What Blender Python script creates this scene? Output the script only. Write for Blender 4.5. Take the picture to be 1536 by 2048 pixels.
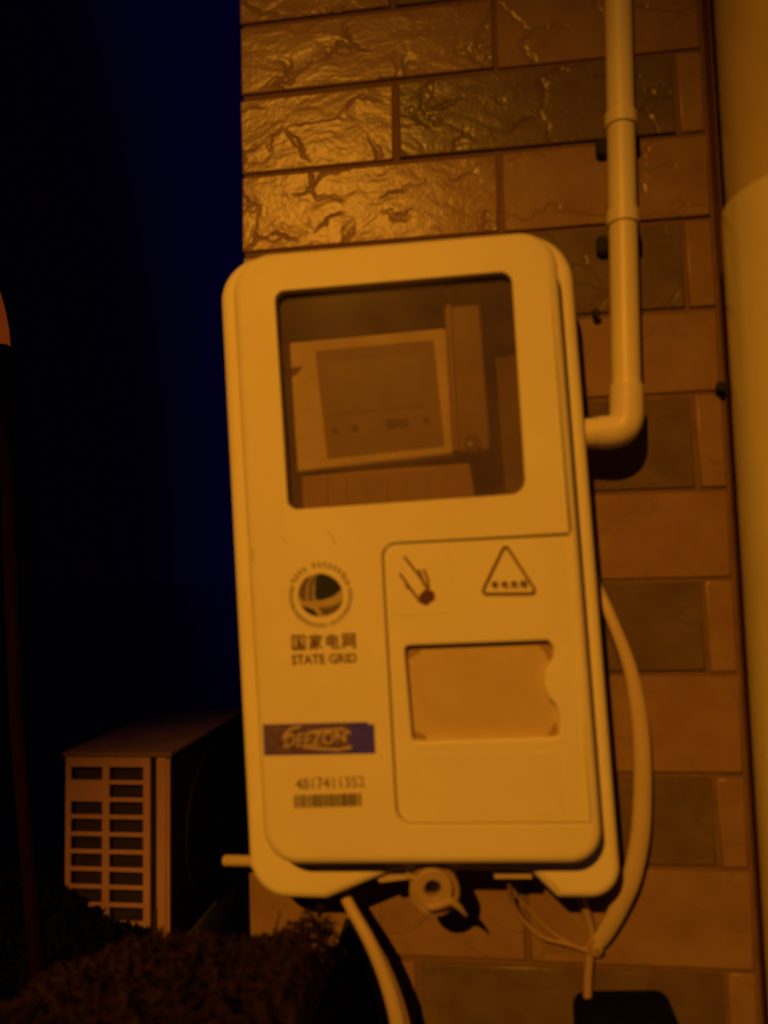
import bpy, bmesh, math, random
from mathutils import Vector, Matrix, noise
random.seed(7)
sc = bpy.context.scene
col = sc.collection
for o in list(bpy.data.objects): bpy.data.objects.remove(o)

# ------------------------------------------------------------------ camera
F = 1550.0
CAM = Vector((.0584, -.568, -.4437))
PITCH, YAW, ROLL = 1.6497, .1308, -.0241
RM = (Matrix.Rotation(YAW, 3, 'Z') @ Matrix.Rotation(PITCH, 3, 'X') @ Matrix.Rotation(ROLL, 3, 'Z'))
cd = bpy.data.cameras.new('camera'); cam = bpy.data.objects.new('camera', cd); col.objects.link(cam)
cam.matrix_world = Matrix.Translation(CAM) @ RM.to_4x4()
cd.sensor_fit = 'VERTICAL'; cd.sensor_height = 36; cd.lens = 36 * F / 2048
cd.clip_start = .02; cd.clip_end = 400
cd.dof.use_dof = True; cd.dof.focus_distance = .95; cd.dof.aperture_fstop = 4.1
sc.camera = cam
sc.render.resolution_x = 768; sc.render.resolution_y = 1024
sc.view_settings.view_transform = 'Standard'; sc.view_settings.look = 'None'
sc.view_settings.exposure = 0; sc.view_settings.gamma = 1

# ------------------------------------------------------------------ night sky
w = bpy.data.worlds.new('World'); sc.world = w; w.use_nodes = True
wn = w.node_tree.nodes; wl = w.node_tree.links
bg = wn['Background']
geo = wn.new('ShaderNodeTexCoord'); sp = wn.new('ShaderNodeSeparateXYZ')
rp = wn.new('ShaderNodeValToRGB')
mrs = wn.new('ShaderNodeMapRange'); mrs.inputs[1].default_value = -.55; mrs.inputs[2].default_value = -.30   # city glow: black in the west, deep blue over the roofs
wl.new(geo.outputs['Generated'], sp.inputs[0]); wl.new(sp.outputs['X'], mrs.inputs[0]); wl.new(mrs.outputs[0], rp.inputs[0])
rp.color_ramp.elements[0].position = 0; rp.color_ramp.elements[0].color = (.0006, .0002, .0004, 1)
rp.color_ramp.elements[1].position = 1; rp.color_ramp.elements[1].color = (.0006, .0002, .0098, 1)
_e = rp.color_ramp.elements.new(.6); _e.color = (.0006, .0002, .0026, 1)
wl.new(rp.outputs[0], bg.inputs[0]); bg.inputs[1].default_value = 1.0

# ------------------------------------------------------------------ the sodium street lamp across the alley
LAMP = Vector((-.80, -4.0, 1.78)); AIM = Vector((-.32, 0, -.56))
ld = bpy.data.lights.new('sodium_lamp', 'SPOT'); lo = bpy.data.objects.new('sodium_lamp', ld); col.objects.link(lo)
lo.location = LAMP; lo.rotation_euler = (AIM - LAMP).to_track_quat('-Z', 'Y').to_euler()
ld.energy = 640; lo.scale = (1.6, 1, 1); ld.color = (1, .37, .019); ld.shadow_soft_size = .045
ld.spot_size = math.radians(18.5); ld.spot_blend = 1

# ------------------------------------------------------------------ helpers
def U(px, py, Y):
    """world point on the plane y = Y that the photograph shows at pixel (px, py)"""
    d = RM @ Vector(((px - 768) / F, -(py - 1024) / F, -1))
    t = (Y - CAM.y) / d.y
    return CAM + d * t
def U2(px, py, Y):
    p = U(px, py, Y); return (p.x, p.z)

def link(o, parent=None):
    col.objects.link(o)
    if parent is not None:
        o.parent = parent; o.matrix_parent_inverse = Matrix.Translation(-parent.location)
        if parent.type != 'EMPTY': o.matrix_parent_inverse = Matrix.Identity(4)
    return o
def tag(o, label=None, cat=None, group=None, kind=None):
    if label: o['label'] = label
    if cat: o['category'] = cat
    if group: o['group'] = group
    if kind: o['kind'] = kind
    return o
def thing(name, loc, label, cat, group=None):
    o = bpy.data.objects.new(name, None); col.objects.link(o); o.location = loc; o.empty_display_size = .05
    return tag(o, label, cat, group)
def fin(name, bm, m, parent=None, smooth=True, ang=35):
    bmesh.ops.recalc_face_normals(bm, faces=bm.faces)
    me = bpy.data.meshes.new(name); bm.to_mesh(me); bm.free()
    if smooth:
        me.polygons.foreach_set('use_smooth', [True] * len(me.polygons))
        me.set_sharp_from_angle(angle=math.radians(ang))
        for p in me.polygons:
            if abs(p.normal.y) > .9995: p.use_smooth = False
    me.materials.append(m)
    return link(bpy.data.objects.new(name, me), parent)

def rpoly(pts, rad, seg=10):
    """polygon with rounded corners; rad is a number or one per corner"""
    n = len(pts); out = []
    if not hasattr(rad, '__len__'): rad = [rad] * n
    for i in range(n):
        p = Vector(pts[i]); a = Vector(pts[i - 1]) - p; b = Vector(pts[(i + 1) % n]) - p
        r = rad[i]
        if r <= 0: out.append(tuple(p)); continue
        la, lb = a.length, b.length; a.normalize(); b.normalize()
        half = a.angle(b) / 2
        t = min(r / math.tan(half), la * .49, lb * .49); r = t * math.tan(half)
        c = p + (a + b).normalized() * (r / math.sin(half))
        s = p + a * t - c; e = p + b * t - c
        tot = s.angle(e); k = max(3, int(seg))
        cr = s.x * e.y - s.y * e.x; sg = 1 if cr > 0 else -1
        for j in range(k + 1):
            A = sg * tot * j / k
            out.append((c.x + s.x * math.cos(A) - s.y * math.sin(A), c.y + s.x * math.sin(A) + s.y * math.cos(A)))
    return out
def area(p):
    return sum(p[i - 1][0] * p[i][1] - p[i][0] * p[i - 1][1] for i in range(len(p))) / 2
def inset(p, d):
    if d == 0: return list(p)
    s = 1 if area(p) > 0 else -1
    n = len(p); out = []
    for i in range(n):
        a = Vector(p[i - 1]); b = Vector(p[i]); c = Vector(p[(i + 1) % n])
        e1 = (b - a); e2 = (c - b)
        if e1.length < 1e-9: e1 = e2
        if e2.length < 1e-9: e2 = e1
        e1.normalize(); e2.normalize()
        n1 = Vector((-e1.y, e1.x)) * s; n2 = Vector((-e2.y, e2.x)) * s
        m = (n1 + n2); m.normalize()
        k = max(.4, m.dot(n1)); out.append(tuple(b + m * (d / k)))
    return out
def plate(name, poly, yb, yf, m, parent=None, holes=(), bev=0, hbev=0, bseg=4, ang=35, bm=None):
    """solid plate in the XZ plane from y=yb (back) to y=yf (front, smaller y) with a rounded front edge and through holes"""
    own = bm is None
    if own: bm = bmesh.new()
    def loop(p, y):
        return [bm.verts.new((q[0], y, q[1])) for q in p]
    def bridge(a, b):
        for i in range(len(a)):
            try: bm.faces.new((a[i - 1], a[i], b[i], b[i - 1]))
            except ValueError: pass
    prev = loop(poly, yb); back = prev
    if bev > 0:
        for k in range(bseg + 1):
            A = k / bseg * math.pi / 2
            cur = loop(inset(poly, bev * (1 - math.cos(A))), yf + bev * (1 - math.sin(A)))
            bridge(prev, cur); prev = cur
    else:
        cur = loop(poly, yf); bridge(prev, cur); prev = cur
    front = prev
    if not holes:
        bm.faces.new(front); bm.faces.new(list(reversed(back)))
    else:
        fl = [front]; bl = [back]
        for h in holes:
            if hbev > 0:
                a = loop(inset(h, -hbev), yf)
                fl.append(a)
                b = loop(inset(h, -hbev * .3), yf + hbev * .3); bridge(a, b)
                c = loop(h, yf + hbev); bridge(b, c); a = c
            else:
                a = loop(h, yf); fl.append(a)
            b = loop(h, yb); bridge(a, b); bl.append(b)
        for L in (fl, bl):
            es = []
            for l in L:
                for i in range(len(l)):
                    e = bm.edges.get((l[i - 1], l[i])) or bm.edges.new((l[i - 1], l[i])); es.append(e)
            bmesh.ops.triangle_fill(bm, use_beauty=True, use_dissolve=False, edges=es)
    if own: return fin(name, bm, m, parent, ang=ang)
def pxp(pts, Y): return [U2(x, y, Y) for x, y in pts]

def tube_bm(bm, pts, rads, seg=16, flat=1.0, cap=True, fdir=None):
    """swept round (or flattened) bar through 3-D points"""
    rings = []; n = len(pts)
    pts = [Vector(p) for p in pts]
    if not hasattr(rads, '__len__'): rads = [rads] * n
    up = Vector((0, 1, 0)); last = None
    for i in range(n):
        t = (pts[min(i + 1, n - 1)] - pts[max(i - 1, 0)]).normalized()
        if last is None:
            s = t.cross(up)
            if s.length < 1e-3: s = t.cross(Vector((0, 0, 1)))
        else: s = last - t * last.dot(t)
        s.normalize(); u = s.cross(t).normalized(); last = s
        rings.append([bm.verts.new(pts[i] + (s * math.cos(a) + u * flat * math.sin(a)) * rads[i])
                      for a in [2 * math.pi * k / seg for k in range(seg)]])
    for a, b in zip(rings, rings[1:]):
        for k in range(seg): bm.faces.new((a[k - 1], a[k], b[k], b[k - 1]))
    if cap: bm.faces.new(rings[0]); bm.faces.new(list(reversed(rings[-1])))
def tube(name, pts, rads, m, parent=None, **kw):
    bm = bmesh.new(); tube_bm(bm, pts, rads, **kw); return fin(name, bm, m, parent, ang=50)
def smooth_path(P, n=8):
    """Catmull-Rom through the points"""
    P = [Vector(p) for p in P]; Q = [P[0] * 2 - P[1]] + P + [P[-1] * 2 - P[-2]]; out = []
    for i in range(1, len(Q) - 2):
        for j in range(n):
            t = j / n; a, b, c, d = Q[i - 1:i + 3]
            out.append(.5 * ((2 * b) + (c - a) * t + (2 * a - 5 * b + 4 * c - d) * t * t + (3 * b - a - 3 * c + d) * t ** 3))
    out.append(P[-1]); return out
def box_bm(bm, x0, x1, y0, y1, z0, z1):
    v = [bm.verts.new((x, y, z)) for x in (x0, x1) for y in (y0, y1) for z in (z0, z1)]
    for f in ((0, 1, 3, 2), (4, 6, 7, 5), (0, 4, 5, 1), (2, 3, 7, 6), (0, 2, 6, 4), (1, 5, 7, 3)):
        bm.faces.new([v[i] for i in f])
def box(name, x0, x1, y0, y1, z0, z1, m, parent=None, bev=0, seg=2):
    bm = bmesh.new(); box_bm(bm, x0, x1, y0, y1, z0, z1)
    if bev: bmesh.ops.bevel(bm, geom=bm.edges[:], offset=bev, segments=seg, profile=.5, affect='EDGES')
    return fin(name, bm, m, parent)

def mat(name, c, rough=.5, spec=.5, noise_amt=0, nscale=20, c2=None, bump=0, bscale=200, bdist=.0005, coat=0, metal=0):
    m = bpy.data.materials.new(name); m.use_nodes = True; nt = m.node_tree; N = nt.nodes; L = nt.links
    b = N['Principled BSDF']; b.inputs['Base Color'].default_value = (*c, 1); b.inputs['Roughness'].default_value = rough
    b.inputs['Specular IOR Level'].default_value = spec; b.inputs['Metallic'].default_value = metal
    b.inputs['Coat Weight'].default_value = coat
    tc = N.new('ShaderNodeTexCoord')
    if noise_amt > 0:
        n = N.new('ShaderNodeTexNoise'); n.inputs['Scale'].default_value = nscale; n.inputs['Detail'].default_value = 8
        n.inputs['Roughness'].default_value = .65; L.new(tc.outputs['Object'], n.inputs['Vector'])
        r = N.new('ShaderNodeMapRange'); r.inputs[1].default_value = .38; r.inputs[2].default_value = .72; L.new(n.outputs[0], r.inputs[0])
        k = N.new('ShaderNodeMath'); k.operation = 'MULTIPLY'; k.inputs[1].default_value = noise_amt; L.new(r.outputs[0], k.inputs[0])
        x = N.new('ShaderNodeMix'); x.data_type = 'RGBA'; x.inputs[6].default_value = (*c, 1)
        x.inputs[7].default_value = (*(c2 or tuple(v * .5 for v in c)), 1)
        L.new(k.outputs[0], x.inputs[0]); L.new(x.outputs[2], b.inputs['Base Color'])
    if bump > 0:
        n = N.new('ShaderNodeTexNoise'); n.inputs['Scale'].default_value = bscale; n.inputs['Detail'].default_value = 5
        L.new(tc.outputs['Object'], n.inputs['Vector'])
        bp = N.new('ShaderNodeBump'); bp.inputs['Strength'].default_value = bump; bp.inputs['Distance'].default_value = bdist
        L.new(n.outputs[0], bp.inputs['Height']); L.new(bp.outputs[0], b.inputs['Normal'])
    return m

def tile_mat(name, c, c2, rough):
    """embossed slate-look ceramic: smooth plateaus, wandering cracks, small ridges"""
    m = mat(name, c, rough, .19); nt = m.node_tree; N = nt.nodes; L = nt.links; b = N['Principled BSDF']
    tc = N.new('ShaderNodeTexCoord')
    oi = N.new('ShaderNodeObjectInfo'); sr = N.new('ShaderNodeSeparateColor'); L.new(oi.outputs['Color'], sr.inputs[0]); off = N.new('ShaderNodeVectorMath'); off.operation = 'SCALE'; off.inputs['Scale'].default_value = 7.3
    cmb = N.new('ShaderNodeCombineXYZ'); L.new(oi.outputs['Random'], cmb.inputs[0]); L.new(oi.outputs['Random'], cmb.inputs[2])
    L.new(cmb.outputs[0], off.inputs[0])
    add = N.new('ShaderNodeVectorMath'); L.new(tc.outputs['Object'], add.inputs[0]); L.new(off.outputs[0], add.inputs[1])
    warp = N.new('ShaderNodeTexNoise'); warp.inputs['Scale'].default_value = 26; warp.inputs['Detail'].default_value = 3
    L.new(add.outputs[0], warp.inputs['Vector'])
    ws = N.new('ShaderNodeVectorMath'); ws.operation = 'SCALE'; ws.inputs['Scale'].default_value = .05; L.new(warp.outputs['Color'], ws.inputs[0])
    a2 = N.new('ShaderNodeVectorMath'); L.new(add.outputs[0], a2.inputs[0]); L.new(ws.outputs[0], a2.inputs[1])
    mp = N.new('ShaderNodeMapping'); mp.inputs['Scale'].default_value = (.6, 1, 1.25); L.new(a2.outputs[0], mp.inputs[0])
    vo = N.new('ShaderNodeTexVoronoi'); vo.feature = 'DISTANCE_TO_EDGE'; vo.inputs['Scale'].default_value = 21; L.new(mp.outputs[0], vo.inputs['Vector'])
    cr = N.new('ShaderNodeMapRange'); cr.inputs[1].default_value = 0; cr.inputs[2].default_value = .055; cr.interpolation_type = 'SMOOTHSTEP'
    L.new(vo.outputs['Distance'], cr.inputs[0])
    # cracks fade in and out
    msk = N.new('ShaderNodeTexNoise'); msk.inputs['Scale'].default_value = 22; msk.inputs['Detail'].default_value = 1; L.new(add.outputs[0], msk.inputs['Vector'])
    mr = N.new('ShaderNodeMapRange'); mr.inputs[1].default_value = .43; mr.inputs[2].default_value = .56; L.new(msk.outputs[0], mr.inputs[0])
    inv = N.new('ShaderNodeMix'); inv.inputs[3].default_value = 1; L.new(mr.outputs[0], inv.inputs[0]); L.new(cr.outputs[0], inv.inputs[3]); inv.inputs[2].default_value = 1
    big = N.new('ShaderNodeTexNoise'); big.inputs['Scale'].default_value = 34; big.inputs['Detail'].default_value = 3; big.inputs['Roughness'].default_value = .5
    mp2 = N.new('ShaderNodeMapping'); mp2.inputs['Scale'].default_value = (.45, 1, 1.6); L.new(a2.outputs[0], mp2.inputs[0]); L.new(mp2.outputs[0], big.inputs['Vector'])
    fine = N.new('ShaderNodeTexNoise'); fine.inputs['Scale'].default_value = 420; fine.inputs['Detail'].default_value = 3; L.new(add.outputs[0], fine.inputs['Vector'])
    h1 = N.new('ShaderNodeMath'); h1.operation = 'MULTIPLY_ADD'; h1.inputs[1].default_value = .36; L.new(inv.outputs[0], h1.inputs[0]); bm_ = N.new('ShaderNodeMath'); bm_.operation = 'MULTIPLY'; bm_.inputs[1].default_value = .62; L.new(big.outputs[0], bm_.inputs[0]); L.new(bm_.outputs[0], h1.inputs[2])
    h2 = N.new('ShaderNodeMath'); h2.operation = 'MULTIPLY_ADD'; h2.inputs[1].default_value = .07; L.new(fine.outputs[0], h2.inputs[0]); L.new(h1.outputs[0], h2.inputs[2])
    bp = N.new('ShaderNodeBump'); bp.inputs['Strength'].default_value = .9; bp.inputs['Distance'].default_value = .0022
    L.new(h2.outputs[0], bp.inputs['Height']); L.new(sr.outputs[0], bp.inputs['Strength']); L.new(bp.outputs[0], b.inputs['Normal'])
    cn = N.new('ShaderNodeTexNoise'); cn.inputs['Scale'].default_value = 35; cn.inputs['Detail'].default_value = 8; L.new(add.outputs[0], cn.inputs['Vector'])
    cmr = N.new('ShaderNodeMapRange'); cmr.inputs[1].default_value = .35; cmr.inputs[2].default_value = .7; L.new(cn.outputs[0], cmr.inputs[0])
    x = N.new('ShaderNodeMix'); x.data_type = 'RGBA'; x.inputs[6].default_value = (*c, 1); x.inputs[7].default_value = (*c2, 1)
    L.new(cmr.outputs[0], x.inputs[0])
    # dirt gathered in the cracks
    dk = N.new('ShaderNodeMix'); dk.data_type = 'RGBA'; dk.inputs[6].default_value = tuple(v * .78 for v in c) + (1,); L.new(inv.outputs[0], dk.inputs[0]); L.new(x.outputs[2], dk.inputs[7])
    L.new(dk.outputs[2], b.inputs['Base Color'])
    return m

M = {}
M['plastic'] = mat('cream_plastic', (.80, .76, .60), .5, .35, .4, 11, (.66, .58, .42), .12, 900, .0002)
M['pvc'] = mat('cream_pvc', (.74, .68, .55), .42, .45, .3, 14, (.55, .47, .34), .1, 300, .0003)
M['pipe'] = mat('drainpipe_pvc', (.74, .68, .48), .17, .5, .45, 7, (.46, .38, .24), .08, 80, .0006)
M['pipe_upper'] = mat('upper_drainpipe_pvc', (.56, .45, .28), .38, .4, .5, 7, (.29, .21, .11), .08, 80, .0006)  # darker and duller than the lower sleeve
M['tile_light'] = tile_mat('light_tile', (.27, .175, .125), (.22, .13, .085), .27)
M['tile_dark'] = tile_mat('dark_tile', (.15, .105, .07), (.105, .07, .045), .27)
M['grout'] = mat('grout', (.18, .11, .066), .95, .1, .5, 60, None, .6, 300, .001)
M['plaster'] = mat('plaster', (.10, .06, .045), .9, .2, .5, 30, None, .6, 150, .002)
M['ink'] = mat('dark_green_ink', (.014, .016, .02), .6, .3)
M['ink2'] = mat('faded_green_ink', (.16, .125, .09), .6, .3, .6, 300, (.06, .05, .045))
M['ink_wash'] = mat('washed_out_ink', (.42, .34, .22), .6, .3, .6, 200, (.55, .46, .32))
M['ink_soft'] = mat('faded_black_ink', (.22, .17, .11), .6, .3, .7, 500, (.42, .36, .26))
M['ink_red'] = mat('dark_red_print', (.11, .035, .02), .6, .3)
M['bar'] = mat('bar_print', (.035, .012, .008), .6, .3)
M['ink_tri'] = mat('raised_brown_outline', (.16, .075, .035), .6, .3)
M['blue'] = mat('worn_blue_print', (.062, .045, .95), .5, .3, .5, 120, (.10, .06, .5))
M['blue_worn'] = mat('rubbed_blue_print', (.10, .06, .22), .6, .3, .8, 160, (.20, .13, .12))
M['label_white'] = mat('worn_white_print', (.56, .45, .36), .6, .3, .7, 260, (.30, .22, .20))
M['meter'] = mat('meter_plastic', (.86, .78, .60), .5, .4, .2, 20)
M['meter_label'] = mat('meter_face_plate', (.34, .26, .17), .5, .4, .5, 90, (.25, .19, .12))
M['meter_lcd'] = mat('meter_screen', (.26, .20, .12), .3, .5)
M['meter_cover'] = mat('terminal_cover_plastic', (.42, .30, .18), .4, .5, .4, 60)
M['side_cover'] = mat('smoked_side_cover', (.30, .20, .115), .35, .5, .5, 50, (.22, .14, .08))
M['inside'] = mat('box_interior_plastic', (.20, .14, .09), .7, .3, .4, 30)
M['card'] = mat('frosted_card_pane', (.58, .46, .28), .45, .4, .5, 40, (.47, .35, .20))
M['gland'] = mat('grimy_gland_plastic', (.42, .31, .20), .5, .4, .5, 90, (.28, .19, .12))
M['joint'] = mat('stained_joint', (.085, .035, .02), .9, .1, .5, 60)
M['black'] = mat('black_rubber_and_clip_shadow', (.012, .010, .009), .7, .3)
M['cable'] = mat('white_cable_sheath', (.52, .42, .31), .45, .4, .4, 25, (.42, .33, .23))
M['wire'] = mat('grey_wire_sheath', (.36, .25, .17), .5, .4)
M['ac'] = mat('grimy_ac_paint', (.74, .43, .44), .5, .4, .6, 6, (.50, .28, .27), .1, 40, .001)
M['ac_top'] = mat('shaded_ac_top', (.30, .18, .17), .8, .2, .6, 8, (.16, .09, .08))  # darker than the side, painting in the dimmer light on top
M['ac_dark'] = mat('ac_front_shade', (.02, .014, .012), .7, .2)  # near black, so the shade on the fan side is in the colour
M['coil'] = mat('dirty_coil_fins', (.05, .035, .03), .6, .3, .4, 40)
M['navy'] = mat('navy_plastic_sheet', (.004, .008, .05), .6, .25, .4, 30)
M['boxblue'] = mat('dark_blue_plastic', (.002, .003, .016), .9, .1)
M['asphalt'] = mat('asphalt', (.05, .05, .05), .12, .6, .5, 8, None, .5, 60, .01)
M['concrete'] = mat('dark_concrete', (.12, .11, .10), .9, .2, .6, 5, None, .4, 40, .004)
M['housewall'] = mat('unlit_render', (.04, .02, .02), .95, .1, .5, 1.5)
M['pole'] = mat('brown_painted_pole', (.011, .0025, .001), .9, .05, .5, 30)
M['cap'] = mat('glowing_orange_tip', (1.0, .42, .08), .5, .4)
_b = M['cap'].node_tree.nodes['Principled BSDF']; _b.inputs['Emission Color'].default_value = (1, .16, .01, 1); _b.inputs['Emission Strength'].default_value = .11   # glow added to the tip in place of light falling on it
M['leaf'] = mat('dry_leaf', (.030, .013, .011), .8, .1, .7, 9, (.010, .005, .006))
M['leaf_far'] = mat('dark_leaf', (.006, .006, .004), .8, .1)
M['twig'] = mat('twig_bark', (.05, .03, .02), .8, .2)
M['metal'] = mat('zinc_screw', (.5, .45, .4), .3, .5, metal=1)

# smoky clear pane: mostly see-through, a little haze and gloss
g = bpy.data.materials.new('smoky_pane'); g.use_nodes = True; N = g.node_tree.nodes; L = g.node_tree.links
N.clear(); out = N.new('ShaderNodeOutputMaterial'); tr = N.new('ShaderNodeBsdfTransparent'); tr.inputs[0].default_value = (.94, .90, .82, 1)
df = N.new('ShaderNodeBsdfDiffuse'); df.inputs[0].default_value = (.34, .25, .17, 1); mx = N.new('ShaderNodeMixShader')
nz = N.new('ShaderNodeTexNoise'); nz.inputs['Scale'].default_value = 30; nz.inputs['Detail'].default_value = 5
tcg = N.new('ShaderNodeTexCoord'); L.new(tcg.outputs['Object'], nz.inputs['Vector'])
mr = N.new('ShaderNodeMapRange'); mr.inputs[1].default_value = .3; mr.inputs[2].default_value = .75; mr.inputs[3].default_value = .11; mr.inputs[4].default_value = .24
L.new(nz.outputs[0], mr.inputs[0]); L.new(mr.outputs[0], mx.inputs[0]); L.new(tr.outputs[0], mx.inputs[1]); L.new(df.outputs[0], mx.inputs[2])
gl = N.new('ShaderNodeBsdfGlossy'); gl.inputs['Roughness'].default_value = .09; gl.inputs[0].default_value = (1, 1, 1, 1)
m2 = N.new('ShaderNodeMixShader'); m2.inputs[0].default_value = .04; L.new(mx.outputs[0], m2.inputs[1]); L.new(gl.outputs[0], m2.inputs[2]); L.new(m2.outputs[0], out.inputs[0])
M['pane'] = g

# ------------------------------------------------------------------ ground
GZ = -1.85
bm = bmesh.new(); box_bm(bm, -120, 120, -120, 250, GZ - .3, GZ)
tag(fin('ground', bm, M['asphalt'], None, False), kind='structure')

# ------------------------------------------------------------------ tiled wall
X0, Xa, Xb, Xc, Xg = -.1251, 0.0, .2077, .0778, .2284
YT = 0.0
wall = thing('tiled_wall', (0.15, .15, GZ), 'house wall corner faced with rough stone look tiles behind the meter box', 'wall')
WX1 = 1.2
bm = bmesh.new(); box_bm(bm, X0 + .004, WX1, .0022, .6, GZ, 1.6)
fin('grout_bed', bm, M['grout'], wall, False)
box('dark_joint', Xg + .0012, Xg + .0058, .0016, .004, GZ, 1.6, M['joint'], wall)
# row lines from the photograph (right-hand side), each unprojected to the wall
ys = [(1270, None), (1250, 113), (1290, 276), (1300, 444), (1300, 624), (1330, 791), (1330, 982), (1340, 1160), (1340, 1349), (1360, 1551), (1380, 1738), (1300, 1938)]
rowz = [0.0] * len(ys)
for i, (x, y) in enumerate(ys):
    rowz[i] = U(x, y, YT).z if y is not None else U(860, 8, YT).z
step = (rowz[0] - rowz[-1]) / 11
for i in range(5): rowz.insert(0, rowz[0] + step)
base = 5
for i in range(13): rowz.append(rowz[-1] - step)
G = .0021
def tile(x0, x1, z0, z1, m, k):
    dy = random.uniform(-.0005, .0007)
    G = .0021 if x0 < .05 else .0015
    bm = bmesh.new(); box_bm(bm, x0 + G, x1 - G, YT + dy, .0060, z0 + G, z1 - G)
    for v in bm.verts:
        v.co.x += random.uniform(-.0007, .0007); v.co.z += random.uniform(-.0006, .0006)
    fr = [e for e in bm.edges if all(v.co.y < .004 for v in e.verts)]
    bmesh.ops.bevel(bm, geom=fr, offset=.0014, segments=2, profile=.5, affect='EDGES')
    o = fin('tile', bm, m, wall, True, 60)
    deep = 1.0 if k - base < 4 else .35          # the mould relief is deep on the upper courses, worn shallow lower down
    if x0 > .07: deep *= .55
    if m is M['tile_dark'] and k - base > 2: deep *= .4
    if x0 > .19: deep *= .6
    o.color = (deep, deep, deep, 1); return o
for r in range(len(rowz) - 1):
    z1, z0 = rowz[r], rowz[r + 1]
    even = (r - base) % 2 == 1
    if even: spans = [(X0, Xa, 'tile_light'), (Xa, Xb, 'tile_dark'), (Xb, Xg, 'tile_light')]
    else: spans = [(X0, Xc, 'tile_light'), (Xc, Xg, 'tile_light')]
    for a, b, mm in spans: tile(a, b, z0, z1, M[mm], r)
    xs = Xg + .0062
    while xs < WX1:                       # rows go on behind and past the drainpipe
        e = min(xs + .208, WX1)
        if e - xs > .03: tile(xs, e, z0, z1, M['tile_light' if r % 2 else 'tile_dark'] if xs > .5 else M['tile_light'], r)
        xs = e

# holes and a nail in the joints
for px, py, rr in ((1190, 632, .0033), (1437, 778, .004)):
    p = U(px, py, 0)
    n_ = tube('wall_nail', [p + Vector((0, .004, 0)), p + Vector((0, -.006, 0)), p + Vector((0, -.0062, 0)), p + Vector((0, -.008, 0))],
              [rr * .5, rr * .5, rr, rr * .8], M['black'], None, seg=12)
    tag(n_, 'small black nail head in a tile joint ' + ('between meter box and conduit' if px < 1300 else 'close to the wide drainpipe'), 'nail')

# ------------------------------------------------------------------ meter box
YB, YC = -.052, -.076            # front of the base rim, front of the cover
mbx = thing('meter_box', U(840, 1770, -.03), 'cream plastic electricity meter box with dark viewing window and blue label', 'meter box')
bp_ = pxp([(436, 519), (1139, 459), (1246, 1799), (1116, 1799), (1060, 1744), (790, 1744), (652, 1801), (501, 1797)], YB)
base_poly = rpoly(bp_, [.030, .034, .037, .003, .004, .012, .004, .035], 14)
pocket = rpoly(pxp([(520, 545), (1085, 515), (1120, 1040), (550, 1060)], YB), .006, 4)
plate('base_tray', base_poly, 0.001, YB, M['plastic'], mbx, holes=[pocket], bev=.005, ang=40)
pk = rpoly(inset(pocket, -.0008), 0)
plate('back_panel', inset(pocket, .0005), -.003, -.006, M['inside'], mbx)
cc = pxp([(459, 510), (1110, 455), (1210, 1731), (528, 1733)], YC)
cover_poly = rpoly(cc, [.027, .025, .020, .023], 16)
win = rpoly(pxp([(549, 583), (1023, 542), (1052, 987), (576, 1020)], YC), [.0065, .008, .0095, .0065], 8)
# the door sits in its own opening
door_open = rpoly(pxp([(762, 1087), (1146, 1066), (1187, 1649), (793, 1651)], YC), [.0095, .001, .001, .011], 8)
bm = bmesh.new()
plate('', cover_poly, YC + .0062, YC, None, holes=[win, door_open], bev=.0058, hbev=.0006, bseg=5, bm=bm)
skirt_in = inset(cover_poly, .0025)
plate('', cover_poly, YB + .002, YC + .00625, None, holes=[skirt_in], bm=bm)
cover = fin('cover', bm, M['plastic'], mbx, ang=40)
plate('viewing_pane', inset(win, -.002), YC + .0085, YC + .0066, M['pane'], mbx)
YD = YC + .0018
dsh = [(762, 1087), (1146, 1066), (1187, 1649), (793, 1651)]
door_poly = inset(door_open, .0010)
# recessed card window with the finger notch on its right
cw = pxp([(809, 1292), (1097, 1281), (1107, 1296), (1106, 1318), (1090, 1343), (1087, 1372), (1098, 1396), (1111, 1410), (1119, 1432), (1118, 1475), (825, 1484)], YD)
cwp = rpoly(cw, [.003, .003, .0035, .004, .006, .008, .006, .004, .004, .003, .003], 4)
door = plate('door', door_poly, YD + .006, YD, M['plastic'], mbx, holes=[cwp], bev=.0004, hbev=.0014, bseg=2, ang=40)
plate('card_pane', inset(cwp, -.003), YD + .0080, YD + .0065, M['card'], door)
M['recess_shade'] = mat('painted_corner_shade', (.38, .25, .14), .8, .2, .5, 200)  # shade of the recess corners, painted as brown patches
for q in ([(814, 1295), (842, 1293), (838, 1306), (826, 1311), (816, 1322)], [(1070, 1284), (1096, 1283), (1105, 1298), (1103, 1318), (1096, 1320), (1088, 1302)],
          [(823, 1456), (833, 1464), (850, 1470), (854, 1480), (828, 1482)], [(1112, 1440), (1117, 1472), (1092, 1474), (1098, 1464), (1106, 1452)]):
    plate('corner_shade', rpoly(pxp(q, YD + .0062), .0012, 3), YD + .0064, YD + .0061, M['recess_shade'], door)
dd = plate('door_backing', inset(door_open, -.003), YC + .0125, YC + .009, M['inside'], mbx)
# faint raised label fields on the door
for q in ([(846, 1507), (1118, 1503), (1128, 1632), (856, 1637)], [(772, 1092), (898, 1085), (906, 1226), (782, 1232)]):
    plate('label_field', rpoly(pxp(q, YD), .002, 4), YD + .0002, YD - .00025, M['plastic'], door, bev=.0002, bseg=1)
# inner lip under the cover where the base is cut away
plate('cable_lip', pxp([(985, 1741), (1062, 1741), (1064, 1757), (990, 1757)], -.045), -.035, -.045, M['cable'], mbx)
plate('cable_lip', pxp([(745, 1746), (830, 1744), (826, 1757), (760, 1765)], -.045), -.035, -.045, M['cable'], mbx)

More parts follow.
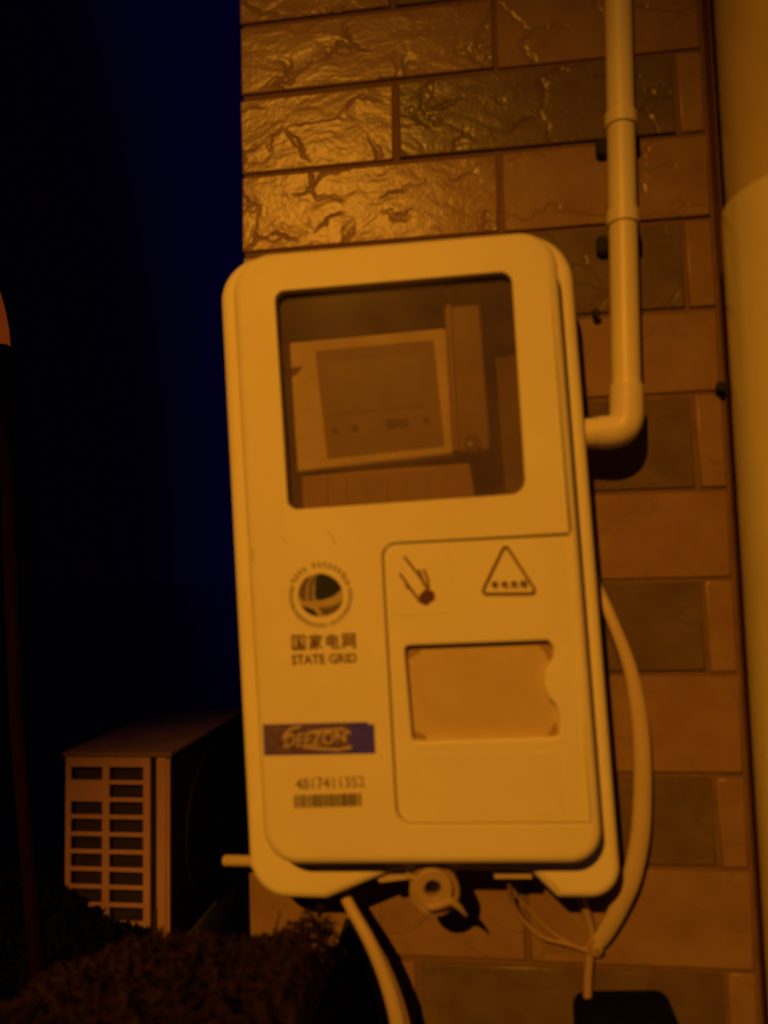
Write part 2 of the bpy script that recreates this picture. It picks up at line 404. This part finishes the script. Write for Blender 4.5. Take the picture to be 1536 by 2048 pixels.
# ---- prints and emblems on the cover
PY = YC - .0003
def flat(name, pts, m, parent, Y=PY, th=.0003, rad=0):
    p = pxp(pts, Y)
    if rad: p = rpoly(p, rad, 3)
    return plate(name, p, Y + th, Y, m, parent)
def strokes(name, segs, wpx, m, parent, Y=PY, th=.0003, raise_=0):
    """flat pen strokes given as pixel polylines"""
    bm = bmesh.new()
    for i, s in enumerate(segs):
        for j, (a, b) in enumerate(zip(s, s[1:])):
            a = Vector(U2(*a, Y)); b = Vector(U2(*b, Y)); d = b - a
            if d.length < 1e-7: continue
            d.normalize(); n = Vector((-d.y, d.x)) * (wpx / 6.1 / 1000 / 1.0); a = a - d * n.length * .6; b = b + d * n.length * .6
            yy = Y - ((i * 7 + j) % 9) * 1.2e-5
            P = [a + n, b + n, b - n, a - n]
            v = [bm.verts.new((q.x, yy, q.y)) for q in P] + [bm.verts.new((q.x, Y + th, q.y)) for q in P]
            bm.faces.new(v[:4]); 
            for k in range(4): bm.faces.new((v[k], v[(k + 1) % 4], v[4 + (k + 1) % 4], v[4 + k]))
    return fin(name, bm, m, parent, False)
def lettering(name, body, quad, m, parent, Y=PY, shear=0, bold=0.0, space=1.0):
    """text as thin raised print, laid into a quad: TL, TR, BR, BL in pixels"""
    c = bpy.data.curves.new('t', 'FONT'); c.body = body; c.shear = shear; c.offset = bold; c.space_character = space; c.resolution_u = 3
    o = bpy.data.objects.new('t', c); col.objects.link(o)
    me = bpy.data.meshes.new_from_object(o.evaluated_get(bpy.context.evaluated_depsgraph_get()))
    bpy.data.objects.remove(o); bpy.data.curves.remove(c)
    vs = [v.co.copy() for v in me.vertices]
    if not vs: return None
    x0 = min(v.x for v in vs); x1 = max(v.x for v in vs); y0 = min(v.y for v in vs); y1 = max(v.y for v in vs)
    tl, tr, br, bl = [Vector(U2(*q, Y)) for q in quad]
    for v in me.vertices:
        s = (v.co.x - x0) / (x1 - x0); t = (v.co.y - y0) / (y1 - y0)
        p = (bl * (1 - s) + br * s) * (1 - t) + (tl * (1 - s) + tr * s) * t
        v.co = (p.x, Y, p.y)
    bm = bmesh.new(); bm.from_mesh(me); bpy.data.meshes.remove(me)
    r = bmesh.ops.extrude_face_region(bm, geom=bm.faces[:])
    for e in r['geom']:
        if isinstance(e, bmesh.types.BMVert): e.co.y += .0003
    o = fin(name, bm, m, None, False); 
    if parent is not None:
        o.parent = parent
        o.matrix_parent_inverse = Matrix.Translation(-parent.location) if parent.type == 'EMPTY' else Matrix.Identity(4)
    return o

def zc(x, y): return (500 + x / 5.486, 1080 + y / 5.486)
emb = flat('emblem', [zc(*p) for p in [(735, 372), (800, 372), (880, 398), (950, 448), (1008, 522), (985, 562), (900, 627), (800, 657), (718, 662), (708, 580), (714, 450)]], M['ink'], mbx, rad=.0008)
flat('globe_disc', [(640.5 + 45 * math.cos(a), 1190 + 44 * math.sin(a)) for a in [k / 36 * 2 * math.pi for k in range(36)]], M['ink_wash'], emb, Y=PY + .0001)
emb['label'] = 'round globe emblem with dark upper quarter and ring of tiny characters'
for sh, mm in (([(662, 388), (600, 420), (548, 500), (530, 580), (545, 632), (580, 662), (622, 672), (612, 600), (620, 500), (652, 425)], 'ink2'),
               ([(700, 388), (662, 440), (640, 520), (636, 600), (648, 668), (690, 672), (684, 600), (692, 500), (722, 400)], 'ink2'),
               ([(755, 742), (860, 732), (960, 702), (1022, 655), (985, 740), (930, 792), (860, 822), (800, 822)], 'ink2'),
               ([(560, 722), (612, 785), (690, 828), (752, 832), (706, 770), (640, 742)], 'ink')):
    flat('globe_segment', [zc(*p) for p in sh], M[mm], emb)
# ring of tiny characters
cx, cy = zc(775, 612)
ring = []
for k in range(74):
    a = math.radians(-200 + k * 4.9)
    if k % 19 == 18: continue
    big = -160 < math.degrees(a) < -40
    if big and k % 2: continue
    r0, r1 = (57, 68) if big else (56, 63)
    t = random.uniform(-.03, .03)
    ring.append([(cx + math.cos(a + t) * r0, cy + math.sin(a + t) * r0), (cx + math.cos(a) * r1, cy + math.sin(a) * r1)])
    if big: ring.append([(cx + math.cos(a + .05) * (r0 + 2), cy + math.sin(a + .05) * (r0 + 2)), (cx + math.cos(a - .06) * (r1 - 3), cy + math.sin(a - .06) * (r1 - 3))])
strokes('ring_lettering', ring, 2.6, M['ink_soft'], emb)
# light orbit line round the lower right of the globe
GS = []
def glyph(ch, x, y, w, h, dx=0.0):
    """chinese characters as strokes in a unit box, (0,0) top left"""
    D = {
     '国': [[(.05,.04),(.95,.04),(.95,.97)], [(.05,.04),(.05,.97)], [(.05,.93),(.95,.93)], [(.25,.25),(.75,.25)], [(.28,.5),(.72,.5)], [(.22,.76),(.8,.76)], [(.5,.25),(.5,.76)], [(.62,.6),(.72,.68)]],
     '家': [[(.5,0),(.52,.1)], [(.06,.26),(.06,.12),(.94,.12),(.94,.26)], [(.22,.3),(.78,.3)], [(.55,.3),(.1,.58)], [(.42,.42),(.6,.62),(.6,.92),(.48,.98)], [(.5,.52),(.08,.78)], [(.58,.66),(.1,.96)], [(.88,.4),(.64,.56)], [(.62,.5),(.96,.9)]],
     '电': [[(.12,.16),(.12,.72)], [(.12,.18),(.84,.18),(.84,.68)], [(.12,.42),(.84,.42)], [(.12,.66),(.84,.66)], [(.48,0),(.48,.84),(.56,.94),(.96,.94),(.96,.78)]],
     '网': [[(.07,.04),(.07,.98)], [(.07,.05),(.93,.05),(.93,.95),(.8,.92)], [(.22,.25),(.46,.75)], [(.46,.22),(.2,.8)], [(.54,.25),(.8,.75)], [(.8,.22),(.52,.8)]],
     '有': [[(.05,.2),(.95,.2)], [(.45,0),(.05,.6)], [(.32,.4),(.32,.98)], [(.32,.4),(.82,.4),(.82,.95),(.7,.92)], [(.32,.58),(.82,.58)], [(.32,.75),(.82,.75)]],
     '危': [[(.4,0),(.12,.3)], [(.3,.12),(.7,.12),(.6,.3)], [(.1,.32),(.95,.32)], [(.2,.32),(.05,.98)], [(.4,.5),(.78,.5),(.75,.7)], [(.4,.5),(.4,.92),(.95,.92),(.95,.78)]],
     '险': [[(.08,.02),(.08,.98)], [(.08,.05),(.32,.05),(.22,.35),(.34,.55),(.12,.65)], [(.66,0),(.38,.35)], [(.66,0),(.98,.35)], [(.5,.38),(.84,.38)], [(.48,.55),(.54,.75)], [(.66,.52),(.7,.75)], [(.9,.52),(.76,.85)], [(.4,.93),(.98,.93)]],
    }
    return [[(x + a * w + b * h * dx, y + b * h) for a, b in s] for s in D[ch]]
SL = -.035
segs = []
for i, ch in enumerate('国家电网'):
    segs += [[(a, b + (a - 582) * SL) for a, b in s] for s in glyph(ch, 583 + i * 33.6, 1271, 27, 30, .04)]
strokes('chinese_lettering', segs, 3.4, M['ink_red'], mbx)
lettering('latin_lettering', 'STATE GRID', [(583, 1310), (712, 1306), (714, 1325), (584, 1330)], M['ink_red'], mbx, bold=.02)
# blue maker's label
lab = flat('maker_label', [(526, 1449), (735, 1444), (737, 1449), (748, 1448), (751, 1507), (528, 1511)], M['blue'], mbx)
flat('rubbed_patch', [(530, 1451), (560, 1451), (690, 1448), (700, 1452), (700, 1502), (560, 1508), (531, 1509)], M['blue_worn'], lab, Y=PY - .0003)
lettering('label_lettering', 'DEEZON', [(570, 1468), (690, 1460), (700, 1488), (565, 1497)], M['label_white'], lab, Y=PY - .0006, shear=.2, bold=.03)
strokes('label_swoosh', [[(566, 1478), (572, 1466), (584, 1457), (600, 1453)], [(620, 1464), (650, 1461), (684, 1458), (700, 1466)], [(608, 1494), (640, 1497), (675, 1500), (702, 1494)]], 5, M['label_white'], lab, Y=PY - .0006)
# serial number and bar code
lettering('serial_number', '4817411352', [(590, 1556), (728, 1552), (730, 1574), (592, 1580)], M['ink_soft'], mbx, bold=.01)
x = 588.0; first = True; bars = []
while x < 720:
    wv = random.choice((1.5, 1.5, 2.6, 3.8)); bars.append([(x, 1590.5 - (x - 588) * .03), (x + .6, 1616 - (x - 588) * .03), wv]); x += wv + random.choice((1.3, 1.8, 2.4))
bc = None
for a, b, wv in bars:
    q = flat('bar', [a, (a[0] + wv, a[1]), (b[0] + wv, b[1]), b], M['bar'], bc if bc else None)
    if bc is None:
        q.name = 'bar_code'; bc = q; q.parent = mbx; q.matrix_parent_inverse = Matrix.Translation(-mbx.location)
# warning triangle and hand-and-spark pictogram on the door
PD = YD - .0003
tri = [(1011, 1091), (1073, 1182), (1068, 1187), (968, 1187), (963, 1182), (1008, 1091), (1012, 1092)]
bm = bmesh.new()
to = rpoly(pxp([(1010, 1082), (1079, 1189), (958, 1190)], PD), .0028, 5)
plate('', to, PD + .0004, PD - .0009, None, holes=[rpoly(inset(pxp([(1010, 1082), (1079, 1189), (958, 1190)], PD), .0016), .0014, 5)], bm=bm)
trio = fin('warning_triangle', bm, M['ink_tri'], door)
s2 = []
for i, ch in enumerate('有电危险'): s2 += glyph(ch, 983 + i * 19.2, 1163 - i * .5, 14, 14)
strokes('warning_lettering', s2, 2.2, M['ink_red'], trio, Y=PD)
strokes('spark_pictogram', [[(809, 1114), (845, 1160), (853, 1176)], [(800, 1148), (820, 1176), (841, 1205)], [(848, 1140), (856, 1160), (857, 1180)], [(812, 1172), (826, 1182)], [(838, 1140), (848, 1168)]], 5.0, M['ink_tri'], door, Y=PD)
flat('seal_dot', [(838, 1190), (851, 1178), (868, 1183), (871, 1198), (853, 1212), (840, 1206)], M['ink_red'], door, Y=PD, rad=.001)
# scuffs on the cover over the emblem
M['scuff'] = mat('scuff_dirt', (.60, .50, .34), .7, .2)
for q in ([(655, 1062), (664, 1074), (671, 1088)], [(564, 1073), (571, 1084)], [(505, 1098), (506, 1112), (504, 1120)]):
    strokes('scuff', [q], 3.0, M['scuff'], mbx)

# ------------------------------------------------------------------ electricity meter inside the box
YM = -.055
met = thing('electricity_meter', U(740, 990, -.02), 'pale electricity meter seen through the smoky window of the box', 'meter')
body = rpoly(pxp([(556, 687), (893, 655), (908, 908), (588, 946)], YM), .003, 5)
mb = plate('meter_body', body, -.008, YM, M['meter'], met, bev=.002)
fp = rpoly(pxp([(630, 702), (867, 680), (889, 892), (655, 917)], YM - .0004), .0015, 4)
fpo = plate('face_plate', fp, YM + .001, YM - .0005, M['meter_label'], met)
plate('display', rpoly(pxp([(655, 728), (838, 711), (851, 812), (668, 830)], YM - .001), .001, 3), YM, YM - .0010, M['meter_lcd'], fpo)
plate('display', pxp([(770, 840), (815, 836), (818, 852), (774, 857)], YM - .001), YM, YM - .0010, M['inside'], fpo)
for x, y in ((662, 855), (702, 850), (846, 836)):
    plate('indicator', rpoly(pxp([(x, y), (x + 13, y - 1), (x + 14, y + 12), (x + 1, y + 13)], YM - .001), .001, 3), YM, YM - .001, M['inside'], fpo)
plate('side_slot', pxp([(560, 738), (604, 732), (592, 748), (580, 752)], YM - .001), YM, YM - .0008, M['inside'], met)
# terminal cover below and the clear strip with its seal screw at the right
plate('terminal_cover', rpoly(pxp([(590, 950), (940, 925), (955, 1010), (598, 1040)], -.049), .003, 4), -.008, -.049, M['meter_cover'], met, bev=.002)
for i in range(8):
    x = 640 + i * 40
    plate('terminal_rib', pxp([(x, 962 - i * 3), (x + 12, 961 - i * 3), (x + 15, 1015 - i * 3), (x + 3, 1016 - i * 3)], -.0502), -.048, -.0502, M['meter_cover'], met)
plate('side_cover', rpoly(pxp([(886, 590), (958, 583), (982, 900), (905, 906)], -.052), .003, 4), -.008, -.052, M['side_cover'], met, bev=.0015)
plate('side_cover_ridge', pxp([(892, 570), (899, 569), (917, 900), (908, 901)], -.0545), -.050, -.0545, M['meter_cover'], met, bev=.0005, bseg=1)
c = U(944, 888, -.052)
tube('seal_socket', [c + Vector((0, .006, 0)), c + Vector((0, -.003, 0))], .0055, M['inside'], met)
c = U(940, 888, -.056)
tube('seal_screw', [c + Vector((0, .006, 0)), c, c + Vector((0, -.0008, 0))], [.0028, .0028, .0018], M['metal'], met)

# ------------------------------------------------------------------ rigid conduit on the right of the box
con = thing('conduit_pipe', U(1252, 830, -.03), 'thin cream conduit running down the wall and turning into the meter box side', 'pipe')
P1 = U(1235, -160, -.013); P2 = U(1237, 20, -.014); P3 = U(1253, 795, -.031)
top = P2 + (P2 - P3) * .9
tube('pipe', [top, P2, P3], .0097, M['pvc'], con, seg=28)
El = [U(1253, 770, -.031), U(1253, 800, -.031)]
corner = U(1254, 863, -.031); endp = U(1150, 868, -.031)
v1 = (El[1] - corner); v2 = (endp - corner); R_ = .0125
s = corner + v1.normalized() * R_; e = corner + v2.normalized() * R_
arc = []
for k in range(9):
    t = k / 8; arc.append((s * (1 - t) ** 2 + corner * 2 * t * (1 - t) + e * t * t))
tube('elbow', [El[0], El[0] * .98 + El[1] * .02] + arc + [U(1196, 866, -.031)], [.0103, .0113] + [.0113] * 9 + [.0113], M['pvc'], con, seg=28)
tube('pipe_stub', [U(1198, 866, -.031), endp], .0102, M['pvc'], con, seg=28)
tube('elbow_rim', [U(1186, 866, -.031), U(1189, 866, -.031)], .0109, M['pvc'], con, seg=28)
for py in (255, 452):
    c0 = P2 + (P3 - P2) * ((py - 20) / 775)
    ax = (P3 - P2).normalized()
    cl = tube('pipe_clip', [c0 - ax * .0056, c0 - ax * .0054, c0 + ax * .0046, c0 + ax * .005], [.0100, .0112, .0112, .0100], M['pvc'], con, seg=28)
    for sx in (-1, 1):
        bm = bmesh.new(); xx = c0.x + sx * .0115
        box_bm(bm, xx - .0042, xx + .0042, -.0065, .001, c0.z - .0165 , c0.z - .003)
        bmesh.ops.bevel(bm, geom=bm.edges[:], offset=.0015, segments=2, affect='EDGES')
        fin('clip_shadow_lug', bm, M['black'], cl)  # lugs kept black to stand in for the clip's shadow too

# ------------------------------------------------------------------ wide drainpipe at the right edge
def tangent_x(px, py, r, yc):
    """axis X of a plumb pipe whose left outline passes through the pixel"""
    d = RM @ Vector(((px - 768) / F, -(py - 1024) / F, -1)); dx, dy = d.x, d.y; l = math.hypot(dx, dy); dx /= l; dy /= l
    # signed distance from axis to ray = r
    return CAM.x + ((yc - CAM.y) * dx + r) / dy
drain = thing('drainpipe', (.33, -.06, GZ), 'wide cream drainpipe standing against the wall at the right edge', 'pipe')
yc = -.060
r2 = .0560; Xp = tangent_x(1466, 850, r2, yc); r1 = .0515
zs = U(1490, 330, -.11).z
tube('upper_pipe', [(Xp + .001, yc, 1.6), (Xp + .001, yc, zs - .05)], r1 + .0018, M['pipe_upper'], drain, seg=64)
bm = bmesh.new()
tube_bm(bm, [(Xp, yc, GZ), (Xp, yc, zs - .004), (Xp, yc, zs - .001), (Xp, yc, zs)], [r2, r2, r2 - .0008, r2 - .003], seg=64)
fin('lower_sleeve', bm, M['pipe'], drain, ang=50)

# ------------------------------------------------------------------ cables
def cable(name, pts, rad, m, label, flat_=1.0, seg=14, n=10):
    P = smooth_path([U(*p) for p in pts], n)
    if hasattr(rad, '__len__'):
        k = len(P); R = [rad[min(int(i / (k - 1) * (len(rad) - 1)), len(rad) - 2)] * (1 - (i / (k - 1) * (len(rad) - 1)) % 1 if i < k - 1 else 0) +
                         rad[min(int(i / (k - 1) * (len(rad) - 1)), len(rad) - 2) + 1] * ((i / (k - 1) * (len(rad) - 1)) % 1 if i < k - 1 else 1) for i in range(k)]
    else: R = rad
    return tag(tube(name, P, R, m, None, seg=seg, flat=flat_), label, 'cable', 'thin wires under the meter box' if name == 'thin_wire' else None)
cable('flat_cable', [(1175, 1120, -.004), (1192, 1165, -.006), (1222, 1235, -.012), (1262, 1345, -.016), (1283, 1480, -.018), (1283, 1640, -.018), (1266, 1745, -.017), (1238, 1815, -.014), (1208, 1870, -.010), (1182, 1902, -.006)],
      [.0026, .0034, .0044, .0058, .0064, .0064, .0058, .0048], M['cable'], 'thick cream cable looping out from the right side of the meter box', .6)
cable('service_cable', [(672, 1752, -.030), (700, 1812, -.034), (740, 1884, -.040), (772, 1960, -.043), (796, 2048, -.045), (812, 2170, -.045)],
      [.0036, .0041, .0046, .0052, .0056], M['cable'], 'thick pale cable hanging down below the left half of the meter box', .8)
cable('thin_wire', [(1008, 1752, -.03), (1022, 1775, -.022), (1050, 1810, -.014), (1100, 1862, -.008), (1150, 1892, -.007), (1196, 1905, -.006)], .0013, M['wire'],
      'thin grey wire running straight down right from under the meter box', 1, 8)
cable('thin_wire', [(1018, 1765, -.028), (1024, 1800, -.016), (1045, 1838, -.010), (1085, 1874, -.008), (1140, 1890, -.007), (1200, 1912, -.006)], .0015, M['wire'],
      'thin grey wire sagging in the lower curve beneath the meter box', 1, 8)
cable('drop_wire', [(1160, 1790, -.012), (1172, 1822, -.009), (1184, 1870, -.007), (1180, 1910, -.007), (1176, 1960, -.007), (1174, 2060, -.007), (1174, 2170, -.007)], .0030, M['wire'],
      'short pale wire dropping straight down past the cable ends', 1, 10)
kn = thing('cable_knot', U(1190, 1893, -.01), 'small twisted knot where the wires join at the lower end of the cable', 'cable')
for i in range(3):
    A = [U(1190 + 14 * math.cos(a), 1890 + i * 6 + 8 * math.sin(a), -.010 - .002 * math.sin(a * 2 + i)) for a in [k / 12 * 2 * math.pi for k in range(13)]]
    tube('wire_turn', A, .0012, M['wire'], kn, seg=8, cap=False)

# little cream rod sticking out behind the lower left of the box
rod = thing('plastic_rod', U(480, 1721, -.012), 'short cream plastic rod sticking out left behind the box corner', 'rod')
tube('rod', [U(447, 1721, -.014), U(451, 1721, -.014), U(540, 1723, -.014)], [.0030, .0040, .0040], M['cable'], rod, seg=14)
tube('rod_sleeve', [U(505, 1722, -.014), U(560, 1723, -.014)], .0050, M['plastic'], rod, seg=14)

# ------------------------------------------------------------------ round cable gland under the box
gl_ = thing('cable_gland', U(865, 1765, -.045), 'round cream plastic cable plug with dark centre hole under the meter box', 'cable plug')
gc = U(866, 1775, -.060)
gax = Vector((.10, -1, -.08)).normalized()
def ring_bm(c, ax, r_out, r_in, l0, l1, seg=32, rr=.0012):
    s = ax.cross(Vector((0, 0, 1))).normalized(); u = s.cross(ax)
    prof = [(r_in, l0), (r_out, l0), (r_out, l1 - rr), (r_out - rr, l1), (r_in + rr, l1), (r_in, l1 - rr)]
    bm = bmesh.new(); R = []
    for k in range(seg):
        a = 2 * math.pi * k / seg; d = s * math.cos(a) + u * math.sin(a)
        R.append([bm.verts.new(c + d * r + ax * l) for r, l in prof])
    for k in range(seg):
        for j in range(len(prof)): bm.faces.new((R[k - 1][j - 1], R[k - 1][j], R[k][j], R[k][j - 1]))
    return bm
fin('outer_ring', ring_bm(gc + Vector((.001, 0, -.004)), gax, .0160, .0105, -.040, -.002), M['gland'], gl_, ang=40)
fin('inner_ring', ring_bm(gc, gax, .0128, .0052, -.03, .003), M['gland'], gl_, ang=40)
tube('plug', [gc - gax * .03, gc - gax * .004], .0056, M['black'], gl_)
# spiral tail that ends in a point
tl = [(828, 1766), (832, 1798), (848, 1818), (874, 1822), (900, 1812), (918, 1812), (932, 1832)]
tl = [U(a, b, -.062) for a, b in [(832, 1775), (838, 1798), (856, 1812), (880, 1809), (900, 1802), (918, 1814), (933, 1832)]]
tube('tail', smooth_path(tl, 6), [.0014] * 12 + [.0032] * 12 + [.0032 - i * .00023 for i in range(13)], M['gland'], gl_, seg=12)
tube('tie_end', smooth_path([U(812, 1748, -.060), U(832, 1757, -.061), U(858, 1757, -.062)], 4), .0016, M['gland'], gl_, seg=8)
for k in range(3):
    p = U(848 + k * 9, 1800 + (k % 2) * 4, -.0635); tube('rib', [p, p + Vector((.0035, 0, -.002))], .0009, M['gland'], gl_, seg=8)

# ------------------------------------------------------------------ outdoor unit of an air conditioner, beyond the corner
YA = 1.75
ac = thing('air_conditioner', U(235, 1890, YA) + Vector((0, .4, 0)), 'grimy outdoor air conditioner unit beyond the wall corner with slotted side', 'air conditioner')
ax0, zt = U2(131, 1512, YA); ax1, _ = U2(341, 1505, YA)
AH = .58; AL = .78; zb = zt - AH
def cs(x): return U2(x, 1650, YA)[0]
cL0, cL1, cR0, cR1 = cs(141), cs(204), cs(218), cs(286); xe = cs(300)
box('core', ax0 + .012, ax1 - .02, YA + .03, YA + AL - .01, zb, zt - .012, M['coil'], ac)
H = lambda a, b, z0, z1: [(a, z0), (b, z0), (b, z1), (a, z1)]
ztop = U2(200, 1534, YA)[1]; pitch = (U2(200, 1534, YA)[1] - U2(200, 1849, YA)[1]) / 9
zbot = ztop - 15 * pitch
zbot = max(zbot, zb + .01); nrow = int((ztop - zbot) / pitch); zbot = ztop - nrow * pitch + pitch * .25
plate('side_panel', H(ax0, xe, zb, zt), YA + .010, YA, M['ac'], ac, holes=[rpoly(H(cL0, cL1, zbot, ztop), .004, 3), rpoly(H(cR0, cR1, zbot, ztop), .004, 3)], bev=.003, hbev=.001, bseg=2)
for (a, b) in ((cL0, cL1), (cR0, cR1)):
    for k in range(1, nrow):
        z = ztop - k * pitch
        box('slat', a - .001, b + .001, YA + .0015, YA + .008, z - .001, z + pitch * .23, M['ac'], ac, .0012, 1)
z = ztop - pitch * 2
plate('rating_plate', H(cL0 - .002, cL1 + .002, z + pitch * .2, z + pitch * 1.05), YA + .006, YA + .0005, M['ac'], ac, bev=.001, bseg=1)
# rounded corner post and front panel that faces the wall side
box('corner_groove', xe + .0005, cs(334), YA + .012, YA + .05, zb, zt - .004, M['ac_dark'], ac)
box('corner_post', cs(312), cs(333), YA - .004, YA + .05, zb, zt - .002, M['ac'], ac, .008, 3)
box('front_flange', cs(335), ax1, YA - .008, YA + .015, zb, zt - .006, M['ac'], ac, .002)
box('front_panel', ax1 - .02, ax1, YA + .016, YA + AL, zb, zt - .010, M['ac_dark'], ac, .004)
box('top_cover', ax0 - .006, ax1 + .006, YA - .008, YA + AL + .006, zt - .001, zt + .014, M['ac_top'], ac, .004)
bm = bmesh.new()
cen = Vector((ax1 + .004, YA + .34, zt - .29))
for rr in (.24, .19, .14, .09):
    A = [cen + Vector((.006, math.cos(t) * rr, math.sin(t) * rr)) for t in [k / 40 * 2 * math.pi for k in range(41)]]
    tube_bm(bm, A, .004, seg=6, cap=False)
for k in range(12):
    t = k / 12 * 2 * math.pi; tube_bm(bm, [cen + Vector((.006, math.cos(t) * .04, math.sin(t) * .04)), cen + Vector((.006, math.cos(t) * .24, math.sin(t) * .24))], .003, seg=6)
fin('fan_grille', bm, M['ac_dark'], ac)
pl = box('concrete_plinth', ax0 - .08, ax1 + .01, YA - .05, YA + AL + .05, GZ, zb - .001, M['concrete'], None, .012)
tag(pl, 'low concrete plinth carrying the air conditioner unit', 'plinth')

# ------------------------------------------------------------------ leaning pole with a tip made to glow
pole = thing('leaning_pole', U(75, 1900, .6), 'dark brown leaning pole with an orange tip given an added glow at the left edge', 'pole')
Y1 = .6
tube('shaft', [U(140, 2500, Y1), U(72, 1900, Y1), U(36, 1450, Y1), U(18, 1000, Y1), U(3, 692, Y1)], [.0125] * 5, M['pole'], pole, seg=20)
tube('glow_tip', [U(3, 691, Y1), U(1, 660, Y1), U(-3, 625, Y1), U(-8, 590, Y1), U(-13, 560, Y1)], [.0135, .0132, .0112, .0078, .003], M['cap'], pole, seg=20)

# ------------------------------------------------------------------ shrubs in the bottom left corner
def foliage(name, outline, Yn, Yf, n, size, m, label, seedv, bottom, stems=True):
    """leaf clumps filling the volume under a wavy crest given as pixels at the middle plane"""
    rnd = random.Random(seedv); bm = bmesh.new(); Ymid = (Yn + Yf) / 2
    cr = [U2(x, y, Ymid) for x, y in outline]
    x0, x1 = cr[0][0], cr[-1][0]
    def crest(x):
        for a, b in zip(cr, cr[1:]):
            if a[0] <= x <= b[0]:
                t = (x - a[0]) / max(1e-6, b[0] - a[0]); return a[1] * (1 - t) + b[1] * t
        return cr[-1][1]
    for i in range(n):
        x = rnd.uniform(x0, x1); d = abs(rnd.gauss(0, .38)) * .12
        y = rnd.uniform(Yn, Yf); e = 1 - ((y - Ymid) / (Yf - Yn) * 2) ** 2
        z = crest(x) - (1 - e) * .03 - d + noise.noise(Vector((x * 30, y * 30, seedv))) * .010
        if z < bottom: continue
        s = size * rnd.uniform(.5, 1.4); c = Vector((x, y, z))
        a = Vector((rnd.gauss(0, 1), rnd.gauss(0, 1), rnd.gauss(0, 1) + .3)).normalized()
        b = a.cross(Vector((rnd.gauss(0, 1), rnd.gauss(0, 1), rnd.gauss(0, 1)))).normalized()
        nn = a.cross(b) * s * .15
        v = [bm.verts.new(c - a * s), bm.verts.new(c + b * s * .38 + nn), bm.verts.new(c + a * s), bm.verts.new(c - b * s * .38 + nn)]
        bm.faces.new((v[0], v[1], v[2])); bm.faces.new((v[0], v[2], v[3]))
    t = thing(name, Vector(((x0 + x1) / 2, Ymid, bottom)), label, 'shrub')
    me = fin('leaf_mass', bm, m, t, False); me['kind'] = 'stuff'
    if stems:
        bm = bmesh.new()
        for i in range(26):
            x = rnd.uniform(x0, x1); xm = (x0 + x1) / 2; y = rnd.uniform(Yn, Yf); zt_ = crest(x) - .004
            tube_bm(bm, smooth_path([(xm + (x - xm) * .5, Ymid, bottom), (xm + (x - xm) * .8, y, (bottom + zt_) / 2 + .01), (x, y, zt_)], 4), [.0022 - i_ * .0002 for i_ in range(9)], seg=5)
        s_ = fin('twigs', bm, M['twig'], t); s_['kind'] = 'stuff'
    return t
foliage('dry_shrub', [(-420, 2080), (-60, 2060), (20, 2005), (100, 1955), (190, 1912), (300, 1900), (400, 1905), (480, 1900), (560, 1880), (595, 1850), (618, 1848), (632, 1880), (640, 1940), (650, 2100)], -.20, -.05, 30000, .0032, M['leaf'],
        'dry brown fuzzy shrub across the bottom left corner in front of the wall', 3, U(300, 2600, -.12).z)
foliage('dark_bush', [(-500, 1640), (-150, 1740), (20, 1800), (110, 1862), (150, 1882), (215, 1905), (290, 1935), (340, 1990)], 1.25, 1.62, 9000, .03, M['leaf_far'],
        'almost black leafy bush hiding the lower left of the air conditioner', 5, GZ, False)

# ------------------------------------------------------------------ navy sheet under the box, dark box at the bottom right
bm = bmesh.new()
n1, n2 = 10, 14; rows = []
for j in range(n2 + 1):
    t = j / n2; row = []
    L_ = Vector((690 - 75 * t * 1.1, 1838 + 260 * t)); R_2 = Vector((712 + 62 * t, 1842 + 260 * t))
    for i in range(n1 + 1):
        s = i / n1; q = L_ * (1 - s) + R_2 * s
        row.append(bm.verts.new(U(q.x, q.y, -.020 + .004 * math.sin(s * 9 + t * 3) * (0.3 + t))))
    rows.append(row)
for a, b in zip(rows, rows[1:]):
    for i in range(n1): bm.faces.new((a[i], a[i + 1], b[i + 1], b[i]))
r = bmesh.ops.extrude_face_region(bm, geom=bm.faces[:])
for e_ in r['geom']:
    if isinstance(e_, bmesh.types.BMVert): e_.co.y += .0015
tag(fin('plastic_sheet', bm, M['navy'], None, ang=80), 'dark navy folded sheet hanging between the shrub and the pale cable', 'plastic sheet')
jb = thing('junction_box', U(1262, 2100, -.02), 'dark blue junction box with rounded corners at the bottom edge', 'junction box')
plate('casing', rpoly(pxp([(1156, 2038), (1362, 2036), (1386, 2240), (1162, 2240)], -.034), .010, 8), .001, -.034, M['boxblue'], jb, bev=.006)
plate('lid', rpoly(pxp([(1163, 2045), (1356, 2043), (1380, 2235), (1168, 2235)], -.0375), .009, 8), -.0342, -.0375, M['boxblue'], jb, bev=.003)
